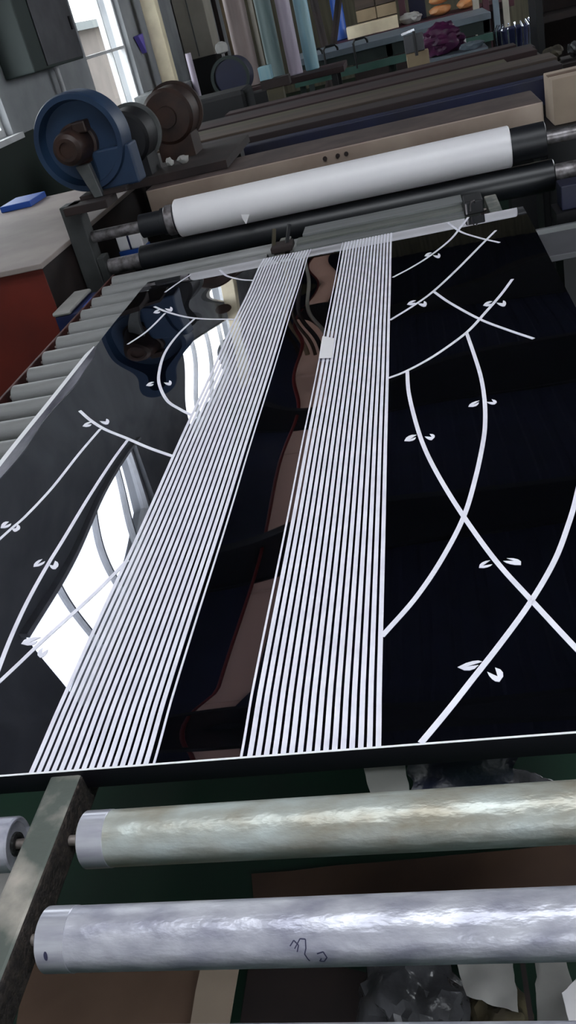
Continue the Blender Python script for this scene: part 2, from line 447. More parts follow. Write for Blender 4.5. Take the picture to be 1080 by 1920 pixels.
# ------------------------------------------------------------------ rollers
def roller(x0, x1, y, m, label, detail=True, la=.018, ra=.018, band=False):
    r = thing('conveyor_roller', label, 'roller', (x0, y, RZ), 'conveyor rollers')
    L = x1 - x0; P = (x0, y, RZ); D = (1, 0, 0)
    tb_ = MB().lathe(P, D, [(.004, RR - .016), (.004, RR - .005), (0.0, RR - .004), (0.0, RR - .002), (.002, RR), (L - .002, RR), (L, RR - .002), (L, RR - .004), (L - .004, RR - .005), (L - .004, RR - .016)], 56 if detail else 28).build('roller_tube', m, r)
    for s, e, xx in ((-1, la, x0), (1, ra, x1)):
        if e <= 0: continue
        MB().cyl((xx - s * .004, y, RZ), (xx + s * e, y, RZ), .0058, 16).build('axle', 'axle', r)
        if detail:
            MB().lathe((xx - s * .004, y, RZ), (s, 0, 0), [(0, .0135), (.0035, .0130), (.0035, .008), (.001, .0065)], 24).build('bearing', 'grease', tb_)
    if band:
        MB().lathe((x0 + .0015, y, RZ), D, [(0, RR + .0002), (.0005, RR + .0007), (.030, RR + .0007), (.0305, RR + .0002)], 56).build('wrap_band', 'wrap', tb_)
    return r
r1 = roller(-.469, .155, .5837, 'roller_b', 'yellowish grey steel roller next to the near edge of the black sheet', band=True, la=.0205, ra=.0205)
r2 = roller(-.473, .155, .4662, 'roller', 'lavender grey steel roller with a pen scribble, second before the sheet', band=True, la=.0165, ra=.0205)
r3 = roller(-.470, .155, .3487, 'roller', 'grey steel roller at the very bottom, only its top edge in view', la=.0195, ra=.0205)

def on_roller(y, x, th, off=.0004):
    return (x, y + math.cos(th) * (RR + off), RZ + math.sin(th) * (RR + off))
def scribble(parent, y, pts, w=.0011, name='pen_mark'):
    m = MB()
    for k in range(len(pts) - 1):
        (xa, ta), (xb, tb) = pts[k], pts[k + 1]
        d = Vector((xb - xa, (tb - ta) * RR)); L = max(d.length, 1e-6); nn = Vector((-d.y, d.x)) / L * w / 2
        q = [(xa + nn.x, ta + nn.y / RR), (xa - nn.x, ta - nn.y / RR), (xb - nn.x, tb - nn.y / RR), (xb + nn.x, tb + nn.y / RR)]
        vs = [on_roller(y, a, t) for a, t in q] + [on_roller(y, a, t, -.0004) for a, t in q]
        m.add(vs, [(0, 1, 2, 3), (7, 6, 5, 4), (0, 4, 5, 1), (1, 5, 6, 2), (2, 6, 7, 3), (3, 7, 4, 0)])
    return m.build(name, 'ink', parent.children[0], 0)
# loops of the two scribbled figures, angle measured round the tube
sx = -.214; ct = 2.62
scribble(r2, .4662, [(sx, ct - .10), (sx + .004, ct - .26), (sx + .008, ct - .12), (sx + .006, ct + .08)])
scribble(r2, .4662, [(sx + .004, ct - .02), (sx + .010, ct - .30), (sx + .015, ct - .28), (sx + .0145, ct - .02), (sx + .0125, ct + .16), (sx + .0145, ct + .34), (sx + .0158, ct + .42)])
scribble(r2, .4662, [(sx + .024, ct + .16), (sx + .030, ct + .10), (sx + .0325, ct + .30), (sx + .029, ct + .46), (sx + .025, ct + .44), (sx + .027, ct + .34)])
ov = [(-.459 + .0022 * math.cos(a), 2.62 + .15 * math.sin(a)) for a in [2 * PI * i / 14 for i in range(15)]]
mm = MB(); mm.add([on_roller(.4662, a, t, .0011) for a, t in ov[:-1]], [tuple(range(14))])
mm.build('wrap_hole', 'ink', r2.children[0], 0)

roller(-1.155, -.553, .583, 'roller', 'greenish grey roller end with a greasy bearing, left of the near rail', la=.010, ra=.0215)
ordn = ['first', 'second', 'third', 'fourth', 'fifth', 'sixth', 'seventh', 'eighth', 'ninth', 'tenth', 'eleventh', 'twelfth']
for i, k in enumerate(range(19, 7, -1)):
    lab = 'dull grey roller poking out left of the black sheet, %s from its far corner' % ordn[i]
    if i >= 9: lab = 'grey roller at the left picture edge beside the sheet, %s from its far corner' % ordn[i]
    roller(-1.150, -.553, .583 + .1195 * k, 'roller_far', lab, detail=False, la=.0155, ra=.0215)
roller(-1.150, .155, 2.975, 'roller_far', 'long dull grey roller lying past the far edge of the black sheet', detail=False, la=.0155, ra=.0205)

# ------------------------------------------------------------------ the black mirror sheet
SX0, SX1, SY0, SY1, SZ = -.962, .274, .656, 2.790, .800
def sm(a, b, t):
    t = min(max((t - a) / (b - a), 0), 1); return t * t * (3 - 2 * t)
def warp(x, y):
    f = sm(SY1 + .0, SY1 - .12, y)           # flat at the far edge
    g = sm(SY0, SY0 + .10, y)                # and along the folded near edge
    far = sm(1.3, 2.1, y)
    left = 1 - sm(-.35, .0, x)
    w = .0014 * math.sin(2 * PI * (y / .62 + x * .5) + .6) * (.5 + .5 * left)
    w += .0012 * math.sin(2 * PI * (x / .55 - y * .45) + 1.1) * (.4 + .6 * left)
    w += .0009 * far * left * math.sin(2 * PI * (y / .50 - x / .9) + 2.0)
    return (w + .0042) * f * g * .8 + .0004
def zs(x, y): return SZ + warp(x, y)

sheet = thing('mirror_sheet', 'black mirror steel sheet with etched silver stripes and leafy branches on the conveyor', 'metal sheet', ((SX0 + SX1) / 2, (SY0 + SY1) / 2, SZ - .0015))
m = MB(); nx, ny = 110, 190
for j in range(ny + 1):
    for i in range(nx + 1):
        x = SX0 + (SX1 - SX0) * i / nx; y = SY0 + (SY1 - SY0) * j / ny
        m.v.append((x, y, zs(x, y)))
N = len(m.v)
m.v += [(x, y, z - .0012) for x, y, z in m.v[:N]]
for j in range(ny):
    for i in range(nx):
        a = j * (nx + 1) + i
        m.f.append((a, a + 1, a + nx + 2, a + nx + 1)); m.f.append((N + a + nx + 1, N + a + nx + 2, N + a + 1, N + a))
for i in range(nx):
    for base, flip in ((0, 0), (ny * (nx + 1), 1)):
        a, b_ = base + i, base + i + 1
        m.f.append((a, N + a, N + b_, b_) if not flip else (b_, N + b_, N + a, a))
for j in range(ny):
    for off, flip in ((0, 1), (nx, 0)):
        a, b_ = j * (nx + 1) + off, (j + 1) * (nx + 1) + off
        m.f.append((a, N + a, N + b_, b_) if not flip else (b_, N + b_, N + a, a))
m.build('mirror_face', 'mirror', sheet, 60)
MB().box((SX0, SY0 - .0014, SZ - .030), (SX1, SY0 - .0002, SZ - .0002)).build('folded_edge', 'flange', sheet, 0)
MB().box((SX0, SY0 - .0018, SZ + .0002), (SX1, SY0 + .0006, SZ + .0009)).build('bright_edge', 'steel_edge', sheet, 0)['label'] = 'thin bright edge line'

def catmull(pts, n=10):
    P = [Vector(p) for p in pts]; P = [P[0] * 2 - P[1]] + P + [P[-1] * 2 - P[-2]]
    out = []
    for k in range(1, len(P) - 2):
        for i in range(n):
            t = i / n
            out.append(.5 * ((2 * P[k]) + (P[k + 1] - P[k - 1]) * t + (2 * P[k - 1] - 5 * P[k] + 4 * P[k + 1] - P[k + 2]) * t * t + (-P[k - 1] + 3 * P[k] - 3 * P[k + 1] + P[k + 2]) * t ** 3))
    out.append(P[-2])
    return out
ETCH = .0005
def ribbon(pts, w, name):
    m = MB()
    pts = [p for p in pts if SX0 + .004 < p[0] < SX1 - .004 and SY0 - .001 < p[1] < SY1 + .001]
    for k, p in enumerate(pts):
        a = pts[max(k - 1, 0)]; b_ = pts[min(k + 1, len(pts) - 1)]
        d = Vector((b_[0] - a[0], b_[1] - a[1])).normalized(); nn = Vector((-d.y, d.x)) * w / 2
        for s in (1, -1):
            x, y = p[0] + nn.x * s, p[1] + nn.y * s
            m.v.append((x, y, zs(x, y) + ETCH))
        for s in (1, -1):
            x, y = p[0] + nn.x * s, p[1] + nn.y * s
            m.v.append((x, y, zs(x, y) + .0001))
    for k in range(len(pts) - 1):
        a = 4 * k; c = a + 4
        m.f += [(a, a + 1, c + 1, c), (a + 2, a, c, c + 2), (a + 1, a + 3, c + 3, c + 1)]
    e = 4 * (len(pts) - 1)
    m.f += [(0, 2, 3, 1), (e, e + 1, e + 3, e + 2)]
    return m.build(name, 'etch', sheet, 0)
for x0, thin in ((-.5560, 16), (-.2935, 0)):
    for k in range(17):
        w = .0062 if k != thin else .0030
        x = x0 + .0031 + k * (.1625 - .0062) / 16
        if k == thin: x += .0014 * (1 if thin == 0 else -1) - (.0018 if thin == 0 else -.0018)
        ribbon([(x, SY0 + .0005 + (SY1 - SY0 - .001) * i / 90) for i in range(91)], w, 'etched_stripe')
CURVES = [
 [(-0.1259,2.3156),(-0.0699,2.3768),(-0.0161,2.4533),(0.0420,2.5662),(0.0801,2.6870),(0.1146,2.8159)],
 [(-0.1307,1.9795),(-0.0748,2.0513),(-0.0241,2.1312),(0.0406,2.2677),(0.0987,2.4005),(0.1718,2.5675)],
 [(0.0338,2.8350),(0.0697,2.6457),(0.1162,2.5343),(0.1699,2.4398)],
 [(-0.1315,1.6420),(-0.0951,1.6624),(-0.0349,1.7189),(0.0383,1.8167),(0.0868,1.9168),(0.1327,2.0211),(0.1691,2.1168)],
 [(-0.0215,2.1297),(0.0141,2.0220),(0.0722,1.8827),(0.1215,1.7952),(0.1685,1.7201)],
 [(0.0383,1.8167),(0.0456,1.6832),(0.0498,1.5736),(0.0479,1.4655),(0.0408,1.3704),(0.0301,1.2950),(0.0110,1.1939),(-0.0141,1.0879),(-0.0499,0.9893),(-0.0886,0.9064),(-0.1325,0.8349)],
 [(-0.0929,1.6615),(-0.0907,1.5535),(-0.0795,1.4219),(-0.0658,1.3153),(-0.0446,1.2094),(-0.0141,1.0879),(0.0213,0.9684),(0.0567,0.8750),(0.0943,0.7794),(0.1188,0.7236)],
 [(0.2149,1.3928),(0.1791,1.2132),(0.1491,1.1016),(0.1255,1.0295),(0.0962,0.9530),(0.0567,0.8750),(0.0118,0.8011),(-0.0404,0.7227),(-0.0879,0.6567)],
 [(-0.8611,1.7534),(-0.8070,1.6790),(-0.7502,1.6128),(-0.6819,1.5486),(-0.6185,1.4888),(-0.5515,1.4330)],
 [(-0.7660,1.6232),(-0.7797,1.5132),(-0.7924,1.3821),(-0.8109,1.2841),(-0.8232,1.2472),(-0.8343,1.2097),(-0.8510,1.1522)],
 [(-0.6783,1.5403),(-0.6877,1.4475),(-0.6950,1.3113),(-0.6970,1.1792),(-0.6981,1.1009),(-0.6955,1.0080),(-0.6884,0.9240),(-0.6786,0.8503),(-0.6683,0.7894)],
 [(-0.6840,0.7883),(-0.6663,0.8219),(-0.6489,0.8594),(-0.6289,0.9054),(-0.5840,1.0014),(-0.5514,1.0888)],
 [(-0.8578,2.4761),(-0.8022,2.4037),(-0.7191,2.3148),(-0.6429,2.2538),(-0.5565,2.2011)],
 [(-0.8022,2.3898),(-0.8135,2.3020),(-0.8280,2.2332),(-0.8574,2.1667)],
 [(-0.6878,2.2812),(-0.7099,2.1680),(-0.7172,2.0388),(-0.7018,1.9119),(-0.6784,1.8233),(-0.6331,1.7183),(-0.5871,1.6551),(-0.5544,1.6174)],
 [(-0.8053,2.7691),(-0.8294,2.6929),(-0.8558,2.6113)],
 [(-0.7004,2.7552),(-0.6601,2.6615),(-0.6040,2.5889),(-0.5551,2.5485)]]
for c in CURVES:
    ribbon(catmull(c), .0076, 'etched_branch')
LEAVES = [
 [(-0.0418,0.7659),(-0.0233,0.7738),(-0.0125,0.7714),(-0.0317,0.7651),(-0.0173,0.7662),(-0.0281,0.7587)],
 [(0.0036,0.7359),(0.0090,0.7501),(0.0009,0.7594),(0.0024,0.7444),(-0.0086,0.7537),(-0.0043,0.7414)],
 [(-0.0021,0.9569),(0.0030,0.9681),(0.0141,0.9710),(0.0029,0.9605),(0.0162,0.9614),(0.0089,0.9560)],
 [(0.0527,0.9522),(0.0506,0.9653),(0.0361,0.9714),(0.0451,0.9628),(0.0308,0.9661),(0.0393,0.9571)],
 [(0.0173,1.4508),(0.0253,1.4654),(0.0390,1.4697),(0.0245,1.4542),(0.0374,1.4619),(0.0310,1.4495)],
 [(0.0640,1.4443),(0.0686,1.4563),(0.0609,1.4671),(0.0630,1.4538),(0.0510,1.4596),(0.0563,1.4485)],
 [(-0.1007,1.3526),(-0.0923,1.3697),(-0.0787,1.3694),(-0.0915,1.3549),(-0.0799,1.3607),(-0.0858,1.3498)],
 [(-0.0528,1.3413),(-0.0471,1.3571),(-0.0558,1.3653),(-0.0524,1.3526),(-0.0646,1.3586),(-0.0592,1.3466)],
 [(-0.8498,1.2512),(-0.8524,1.2708),(-0.8409,1.2714),(-0.8438,1.2565),(-0.8326,1.2634),(-0.8339,1.2507)],
 [(-0.8082,1.2304),(-0.8054,1.2422),(-0.8166,1.2561),(-0.8143,1.2424),(-0.8226,1.2427),(-0.8145,1.2319)],
 [(-0.7237,1.1026),(-0.7248,1.1177),(-0.7155,1.1240),(-0.7190,1.1085),(-0.7076,1.1165),(-0.7096,1.1055)],
 [(-0.6781,1.0878),(-0.6778,1.1024),(-0.6883,1.1137),(-0.6868,1.0997),(-0.6949,1.1036),(-0.6868,1.0918)],
 [(-0.6638,0.9002),(-0.6566,0.9120),(-0.6358,0.9106),(-0.6520,0.9007),(-0.6387,0.9031),(-0.6446,0.8948)],
 [(-0.6198,0.8645),(-0.6284,0.8764),(-0.6245,0.8861),(-0.6214,0.8745),(-0.6137,0.8811),(-0.6133,0.8700)],
 [(-0.0371,2.4529),(-0.0270,2.4756),(-0.0154,2.4715),(-0.0275,2.4574),(-0.0171,2.4540),(-0.0238,2.4403)],
 [(0.0039,2.4076),(0.0071,2.4344),(0.0016,2.4528),(-0.0003,2.4321),(-0.0134,2.4447),(-0.0051,2.4151)],
 [(-0.0897,2.0695),(-0.0793,2.0908),(-0.0670,2.0873),(-0.0796,2.0740),(-0.0684,2.0713),(-0.0753,2.0584)],
 [(-0.0445,2.0306),(-0.0416,2.0553),(-0.0478,2.0721),(-0.0494,2.0530),(-0.0635,2.0640),(-0.0542,2.0372)],
 [(0.0860,1.9655),(0.0976,1.9859),(0.1095,1.9827),(0.0963,1.9699),(0.1070,1.9674),(0.0993,1.9550)],
 [(0.1330,1.9371),(0.1376,1.9609),(0.1327,1.9769),(0.1298,1.9585),(0.1167,1.9691),(0.1240,1.9433)],
 [(-0.7169,1.8385),(-0.7120,1.8552),(-0.7001,1.8528),(-0.7086,1.8422),(-0.6979,1.8403),(-0.7014,1.8301)],
 [(-0.6477,1.8127),(-0.6503,1.8321),(-0.6594,1.8450),(-0.6568,1.8301),(-0.6720,1.8385),(-0.6579,1.8177)],
 [(-0.8201,1.6553),(-0.8153,1.6728),(-0.8016,1.6705),(-0.8109,1.6593),(-0.7986,1.6575),(-0.8021,1.6469)],
 [(-0.7535,1.6412),(-0.7574,1.6614),(-0.7685,1.6748),(-0.7648,1.6592),(-0.7826,1.6677),(-0.7654,1.6462)],
 [(-0.8452,2.4135),(-0.8405,2.4372),(-0.8263,2.4329),(-0.8357,2.4182),(-0.8230,2.4147),(-0.8265,2.4003)],
 [(-0.7828,2.3971),(-0.7871,2.4255),(-0.7989,2.4451),(-0.7948,2.4231),(-0.8135,2.4364),(-0.7953,2.4050)]]
for L in LEAVES:
    t, ba, a, nt, b_, bb_ = [Vector(p) for p in L]
    up = [t, (t + ba) / 2 + (ba - (t + a) / 2) * .35, ba, (ba + a) / 2 + (ba - (t + a) / 2) * .25, a, nt]
    lo = [t, nt, b_, (bb_ + b_) / 2 + (bb_ - (t + b_) / 2) * .25, bb_, (t + bb_) / 2 + (bb_ - (t + b_) / 2) * .35]
    m = MB()
    for poly in (up, lo):
        n_ = len(poly)
        m.add([(p.x, p.y, zs(p.x, p.y) + ETCH) for p in poly] + [(p.x, p.y, zs(p.x, p.y) + .0001) for p in poly],
              [tuple(range(n_))] + [(i, n_ + i, n_ + (i + 1) % n_, (i + 1) % n_) for i in range(n_)])
    m.build('etched_leaf', 'etch', sheet, 0)
stk = tag(MB().sheet([(-.291, 1.81, SZ + .0062), (-.260, 1.80, SZ + .0062), (-.262, 1.92, SZ + .0062), (-.293, 1.95, SZ + .0062)], 6, .0006, 4, .0006).build('film_piece', 'film_white'), 'small pale film piece stuck on the outer thin stripe of the right bank', 'film')
# loosened protective film along the left edge and scraps under the near edge
m = MB(); K = 60
for k in range(K + 1):
    y = .66 + (2.19 - .66) * k / K
    wv = .010 + .006 * math.sin(y * 17) * sm(2.19, 1.9, y)
    e = sm(2.2, 2.1, y)
    m.v += [(SX0 - .002, y, zs(SX0, y) + .004 + .007 * e), (SX0 + .004 * e, y, zs(SX0, y) + .002 + .003 * e), (SX0 + .004 + (wv + .010) * e, y, zs(SX0 + .02, y) + .0008)]
for k in range(K):
    a = 3 * k
    m.f += [(a, a + 1, a + 4, a + 3), (a + 1, a + 2, a + 5, a + 4)]
fo = m.build('film_edge', 'film_edge', sheet, 0, mats=['steel_edge'])
face_mats(fo, lambda p: 1 if p.index % 2 == 0 else 0)
so = fo.modifiers.new('thick', 'SOLIDIFY'); so.thickness = .0006
fo['label'] = 'peeling cloudy film along the left edge'
q = [(-0.157,0.657,0.770), (-0.111,0.656,0.770)]
s1 = MB().sheet([(q[0][0], SY0 + .002, .769), (q[1][0], SY0 + .002, .769), (q[1][0], SY0 - .004, .722), (q[0][0] + .002, SY0 - .004, .720)], 10, .003, 1).build('film_scrap', 'paper', sheet)
s1['label'] = 'torn white film scrap hanging under the near edge'
s2 = MB().sheet([(q[1][0] + .002, SY0 + .014, .772), (.02, SY0 + .014, .772), (-.01, SY0 + .004, .700), (q[1][0] + .004, SY0 + .004, .705)], 14, .012, 5).build('film_scrap', 'navy_film', sheet)
s2['label'] = 'dark navy film hanging under the near edge'

# ------------------------------------------------------------------ film laminator past the sheet
tl = thing('strip_stop', 'grey stepped metal strips laid past the far edge of the sheet', 'metal strip', (-.17, 2.9, RT))
PX = [-0.434,2.800,0.800, 0.093,2.820,0.800]
MB().box((-.452, 2.796, RT + .0005), (.098, 2.868, RT + .006)).build('strip', 'plate', tl, 0, bevel=.001)
MB().box((-.452, 2.869, RT + .0005), (.098, 2.940, RT + .011)).build('strip', 'plate_b', tl, 0, bevel=.001)
MB().box((-.436, 2.941, RT + .0005), (.101, 3.045, RT + .018)).build('strip', 'plate', tl, 0, bevel=.001)
ck = thing('edge_clamp', 'small black clamp with a wire hook at the right end of the grey strips', 'clamp', (.12, 2.86, RT))
MB().box((.101, 2.83, RT - .002), (.160, 2.93, RT + .040)).build('clamp_body', 'black', ck, 0, bevel=.004)
MB().tube([(.118, 2.826, RT + .012), (.119, 2.818, RT + .030), (.124, 2.816, RT + .042), (.132, 2.818, RT + .044), (.134, 2.824, RT + .036)], .0028, 8).build('hook', 'silver', ck)
MB().box((.103, 2.822, RT + .004), (.108, 2.829, RT + .036)).build('lever', 'silver', ck, 0)
ck2 = thing('edge_clamp', 'dark greasy clamp with sticks left of the grey strips', 'clamp', (-.5, 2.84, RT))
MB().box((-.535, 2.83, RT), (-.462, 2.91, RT + .020)).build('clamp_body', 'dark_brown', ck2, 0, bevel=.004)
MB().bar((-.530, 2.87, RT + .01), (-.515, 2.88, RT + .07), .010, .010).build('lever', 'plank_c', ck2, 0)
MB().bar((-.485, 2.87, RT + .01), (-.462, 2.88, RT + .075), .012, .010).build('lever', 'black', ck2, 0)

RY = 3.305
lam = thing('laminator', 'black roller press behind the sheet with dark steel uprights', 'machine', (-.4, RY, 0))
MB().lathe((-1.13, RY, .758), (1, 0, 0), [(0, .05), (.004, .054), (1.566, .054), (1.57, .05)], 48).build('press_roller', 'rubber2', lam)
MB().lathe((.44, RY, .758), (1, 0, 0), [(0, .034), (.13, .034)], 28).build('shaft', 'silver', lam)
MB().lathe((-1.13, RY, .758), (-1, 0, 0), [(0, .03), (.14, .03)], 28).build('shaft', 'silver', lam)
pm = MB(); pm.box((-1.375, RY - .05, 0), (-1.30, RY + .03, 1.02)); pm.box((-1.30, RY - .045, .70), (-1.27, RY + .025, .81))
pm.build('upright', 'post', lam, 0, bevel=.004)
MB().box((.57, RY - .10, 0), (.70, RY + .10, .96)).build('upright', 'black', lam, 0, bevel=.004)
MB().box((-1.30, RY - .04, .12), (.57, RY + .04, .24)).build('tie_beam', 'black', lam, 0)
MB().box((-1.345, RY - .09, .99), (-1.17, RY + .05, 1.02)).build('top_bracket', 'dark_brown', lam, 0, bevel=.003)
fr_ = thing('film_roll', 'long white roll of protective film on a black core behind the sheet', 'film roll', (-.3, RY, .812))
fz = .883
MB().lathe((-.945, RY, fz), (1, 0, 0), [(0, .05), (.0, .066), (.004, .0695), (1.239, .0695), (1.243, .066), (1.243, .05)], 72).build('film', 'film_white', fr_)
m = MB(); m.lathe((.298, RY, fz), (1, 0, 0), [(0, .056), (.002, .0585), (.118, .0585), (.12, .056)], 48)
m.build('core', 'rubber', fr_)
m = MB(); m.lathe((-.945, RY, fz), (-1, 0, 0), [(0, .050), (.06, .050), (.062, .044), (.15, .044), (.155, .03)], 48)
m.build('core', 'rubber', fr_)
MB().lathe((-.955, RY, fz), (-1, 0, 0), [(0, .054), (.010, .056), (.030, .056), (.034, .052)], 40).build('core_clip', 'silver', fr_)
MB().lathe((-1.10, RY, fz), (-1, 0, 0), [(0, .022), (.20, .022)], 20).build('spindle', 'silver', fr_)
MB().lathe((.418, RY, fz), (1, 0, 0), [(0, .022), (.15, .022)], 20).build('spindle', 'silver', fr_)
tear = [(-0.687,3.235,0.863), (-0.656,3.235,0.857), (-0.677,3.235,0.825), (-0.686,3.235,0.847)]
MB().prism(tear, (0, -.002, 0)).build('torn_flap', 'film_white', fr_, 0)

wp = thing('bag_pack', 'small white pack with blue trim seen through the press left of the black core', 'pack', (-1.22, 3.52, .0))
MB().box((-1.285, 3.50, .765), (-1.175, 3.58, .825)).build('pack_body', 'film_white', wp, 0, bevel=.006)
MB().box((-1.287, 3.498, .745), (-1.173, 3.582, .7645)).build('pack_base', 'blue_bright', wp, 0)
MB().box((-1.236, 3.497, .7655), (-1.228, 3.4995, .824)).build('pack_band', 'blue_beam', wp, 0)
wps = thing('pack_stand', 'thin black stand under the small white and blue pack', 'stand', (-1.23, 3.54, 0))
MB().box((-1.285, 3.50, .70), (-1.175, 3.58, .7445)).build('stand_top', 'black', wps, 0)
MB().box((-1.25, 3.52, 0), (-1.21, 3.56, .70)).build('leg', 'black', wps, 0)

# blower on the upright
BY = 3.42
bc = Vector((-1.256,3.420,1.213)); br = .176
bl = thing('blower', 'blue round blower housing with a brown motor hub on top of the upright', 'blower', (bc.x, BY, 1.02))
m = MB()
m.lathe((bc.x, BY + .06, bc.z), (0, -1, 0), [(0, br * .92), (.01, br), (.11, br), (.125, br * .97), (.125, br * .86), (.075, br * .80), (.070, br * .30)], 64)
m.build('housing', 'blue_paint', bl)
MB().box((bc.x + .03, BY - .05, 1.03), (bc.x + br + .012, BY + .05, bc.z - .04)).build('outlet', 'blue_paint', bl, 0, bevel=.008)
MB().lathe((bc.x - .012, BY - .01, bc.z - .004), (0, -1, 0), [(0, .075), (.03, .075), (.035, .066), (.13, .060), (.15, .054), (.16, .040), (.16, .028), (.150, .026)], 40).build('motor', 'brown_motor', bl)
MB().box((bc.x + .01, BY - .11, bc.z + .035), (bc.x + .065, BY - .05, bc.z + .075)).build('terminal_box', 'brown_motor', bl, 0, bevel=.006)
MB().prism([(bc.x - .02, BY - .12, bc.z - .07), (bc.x + .035, BY - .12, bc.z - .07), (bc.x + .05, BY - .12, 1.021), (bc.x + .015, BY - .12, 1.021)], (0, .03, 0)).build('foot', 'grey_iron', bl, 0, bevel=.003)
MB().box((bc.x - .05, BY - .10, 1.0205), (bc.x + .14, BY + .05, 1.034)).build('base_plate', 'dark_brown', bl, 0)

# ------------------------------------------------------------------ beams and benches behind
def bench(label, name, lo, hi, legs, top, side, cat='bench'):
    t = thing(name, label, cat, ((lo[0] + hi[0]) / 2, (lo[1] + hi[1]) / 2, 0))
    MB().box(lo, hi).build('bench_top', top, t, 0, bevel=.004)
    for x in legs:
        for y in (lo[1] + .05, hi[1] - .05):
            MB().box((x - .025, y - .025, 0), (x + .025, y + .025, lo[2])).build('leg', side, t, 0)
    return t
t = thing('cross_beam', 'beige steel cross beam with a brown top just behind the white film roll', 'beam', (-.35, 3.85, 0))
o = MB().box((-1.164, 3.7, .80), (.469, 4.05, .945)).build('beam', 'beam', t, 0, bevel=.006, mats=['beam_top'])
face_mats(o, lambda p: 1 if p.normal.z > .7 else 0)  # top face takes the darker brown
for x in (-1.05, .38):
    MB().box((x - .05, 3.80, 0), (x + .05, 3.95, .80)).build('leg', 'black', t, 0)
for px in (-0.392,3.700,0.909)[:1], (-0.339,3.700,0.907)[:1], (-0.304,3.700,0.897)[:1]:
    MB().cyl((px[0], 3.700, .915), (px[0], 3.694, .915), .009, 14).build('bolt', 'dark_brown', t)
tb = thing('blue_rail', 'dark blue painted rail lying along the bench behind the beige beam', 'rail', (-.4, 4.6, 0))
MB().box((-1.36, 4.53, .80), (.72, 4.62, .918)).build('rail_bar', 'blue_beam', tb, 0, bevel=.005)
for x in (-1.3, .6):
    MB().box((x - .04, 4.535, 0), (x + .04, 4.60, .80)).build('leg', 'black', tb, 0)
wb = bench('low dark workbench covered with long brown planks behind the blue rail', 'workbench', (-1.75, 4.70, .84), (.72, 6.12, .90), (-1.6, .62), 'dark_brown', 'dark_brown', 'workbench')
yy = 4.72
for i, (w, mm_, top, xa, xb) in enumerate([(.22, 'plank_b', .935, -1.6, .70), (.28, 'plank_a', .945, -1.5, .71), (.24, 'plank_c', .938, -1.3, .50), (.24, 'plank_d', .945, -1.4, .68), (.20, 'plank_b', .94, -1.6, .70), (.18, 'plank_d', .95, -1.2, .62)]):
    tag(MB().box((xa, yy, .9004), (xb, yy + w - .015, top)).build('plank', mm_, None, 0, bevel=.004),
        ['dark plank nearest the blue rail on the low workbench', 'wide brown plank second from the blue rail on the workbench', 'olive brown plank third from the blue rail on the workbench', 'maroon plank fourth from the blue rail on the workbench', 'dark plank fifth from the blue rail on the workbench', 'dark maroon plank at the far side of the workbench'][i], 'plank', 'planks on the workbench')
    yy += w

def motor(name, label, c, r, L, m1, m2, zb):
    t = thing(name, label, 'motor', (c.x, c.y, zb))
    MB().lathe((c.x, c.y, c.z), (0, -1, 0), [(0, r * .9), (.006, r), (L, r), (L + .015, r * .88), (L + .02, r * .4), (L + .035, r * .38)], 40).build('motor_body', m1, t)
    MB().lathe((c.x, c.y + .03, c.z), (0, -1, 0), [(0, r * 1.1), (.03, r * 1.12)], 40).build('flange', m2, t)
    MB().box((c.x - r * .7, c.y - L, zb + .001), (c.x + r * .7, c.y + .01, c.z - r * .75)).build('foot', m1, t, 0)
    return t
c = Vector((-1.235,4.000,1.144)); motor('motor', 'dark round motor with a grey rim, right beside the blue blower', c, .112, .16, 'dark_motor', 'grey_iron', .98)
st = thing('motor_stand', 'dark steel stand holding the two motors behind the blower', 'stand', (c.x, 4.1, 0))
MB().box((c.x - .12, 3.80, .947), (c.x + .42, 4.45, .98)).build('stand_top', 'dark_brown', st, 0)
for x in (c.x - .08, c.x + .36):
    MB().box((x - .03, 4.3, 0), (x + .03, 4.4, .94)).build('leg', 'black', st, 0)
c2 = Vector((-1.103,4.300,1.164)); motor('motor', 'brown round motor standing below the cream column', c2, .118, .15, 'brown_motor', 'brown_motor', .98)
for i, (px, py) in enumerate([(0, 0), (1, 0)]):
    pc = [Vector((-1.111,4.000,1.114)), Vector((-1.041,3.980,1.122))][i]
    tag(MB().crumple((pc.x, pc.y, .98 + .018), (.016 + .008 * i, .016, .018), .5, 3 + i, 2).build('rag', 'paper'), ['small white rag scrap under the dark motor', 'larger white rag scrap in front of the brown motor'][i], 'rag')

# cardboard box on a dark cabinet to the right
cb = thing('cabinet', 'black machine cabinet at the right behind the film roll', 'cabinet', (.85, 4.45, 0))
MB().box((.50, 4.16, 0), (1.15, 4.48, .756)).build('cabinet_body', 'black', cb, 0, bevel=.006)
MB().box((.53, 4.148, .08), (1.12, 4.159, .70)).build('door', 'dark_motor', cb, 0)
kb = thing('cardboard_box', 'tan cardboard box on the black cabinet at the right edge', 'box', (.75, 4.3, .757))
MB().box((.575, 4.20, .758), (1.02, 4.46, .945)).build('carton', 'card_light', kb, 0, bevel=.003)
MB().box((.574, 4.30, .944), (1.021, 4.36, .9475)).build('tape_strip', 'card', kb, 0)
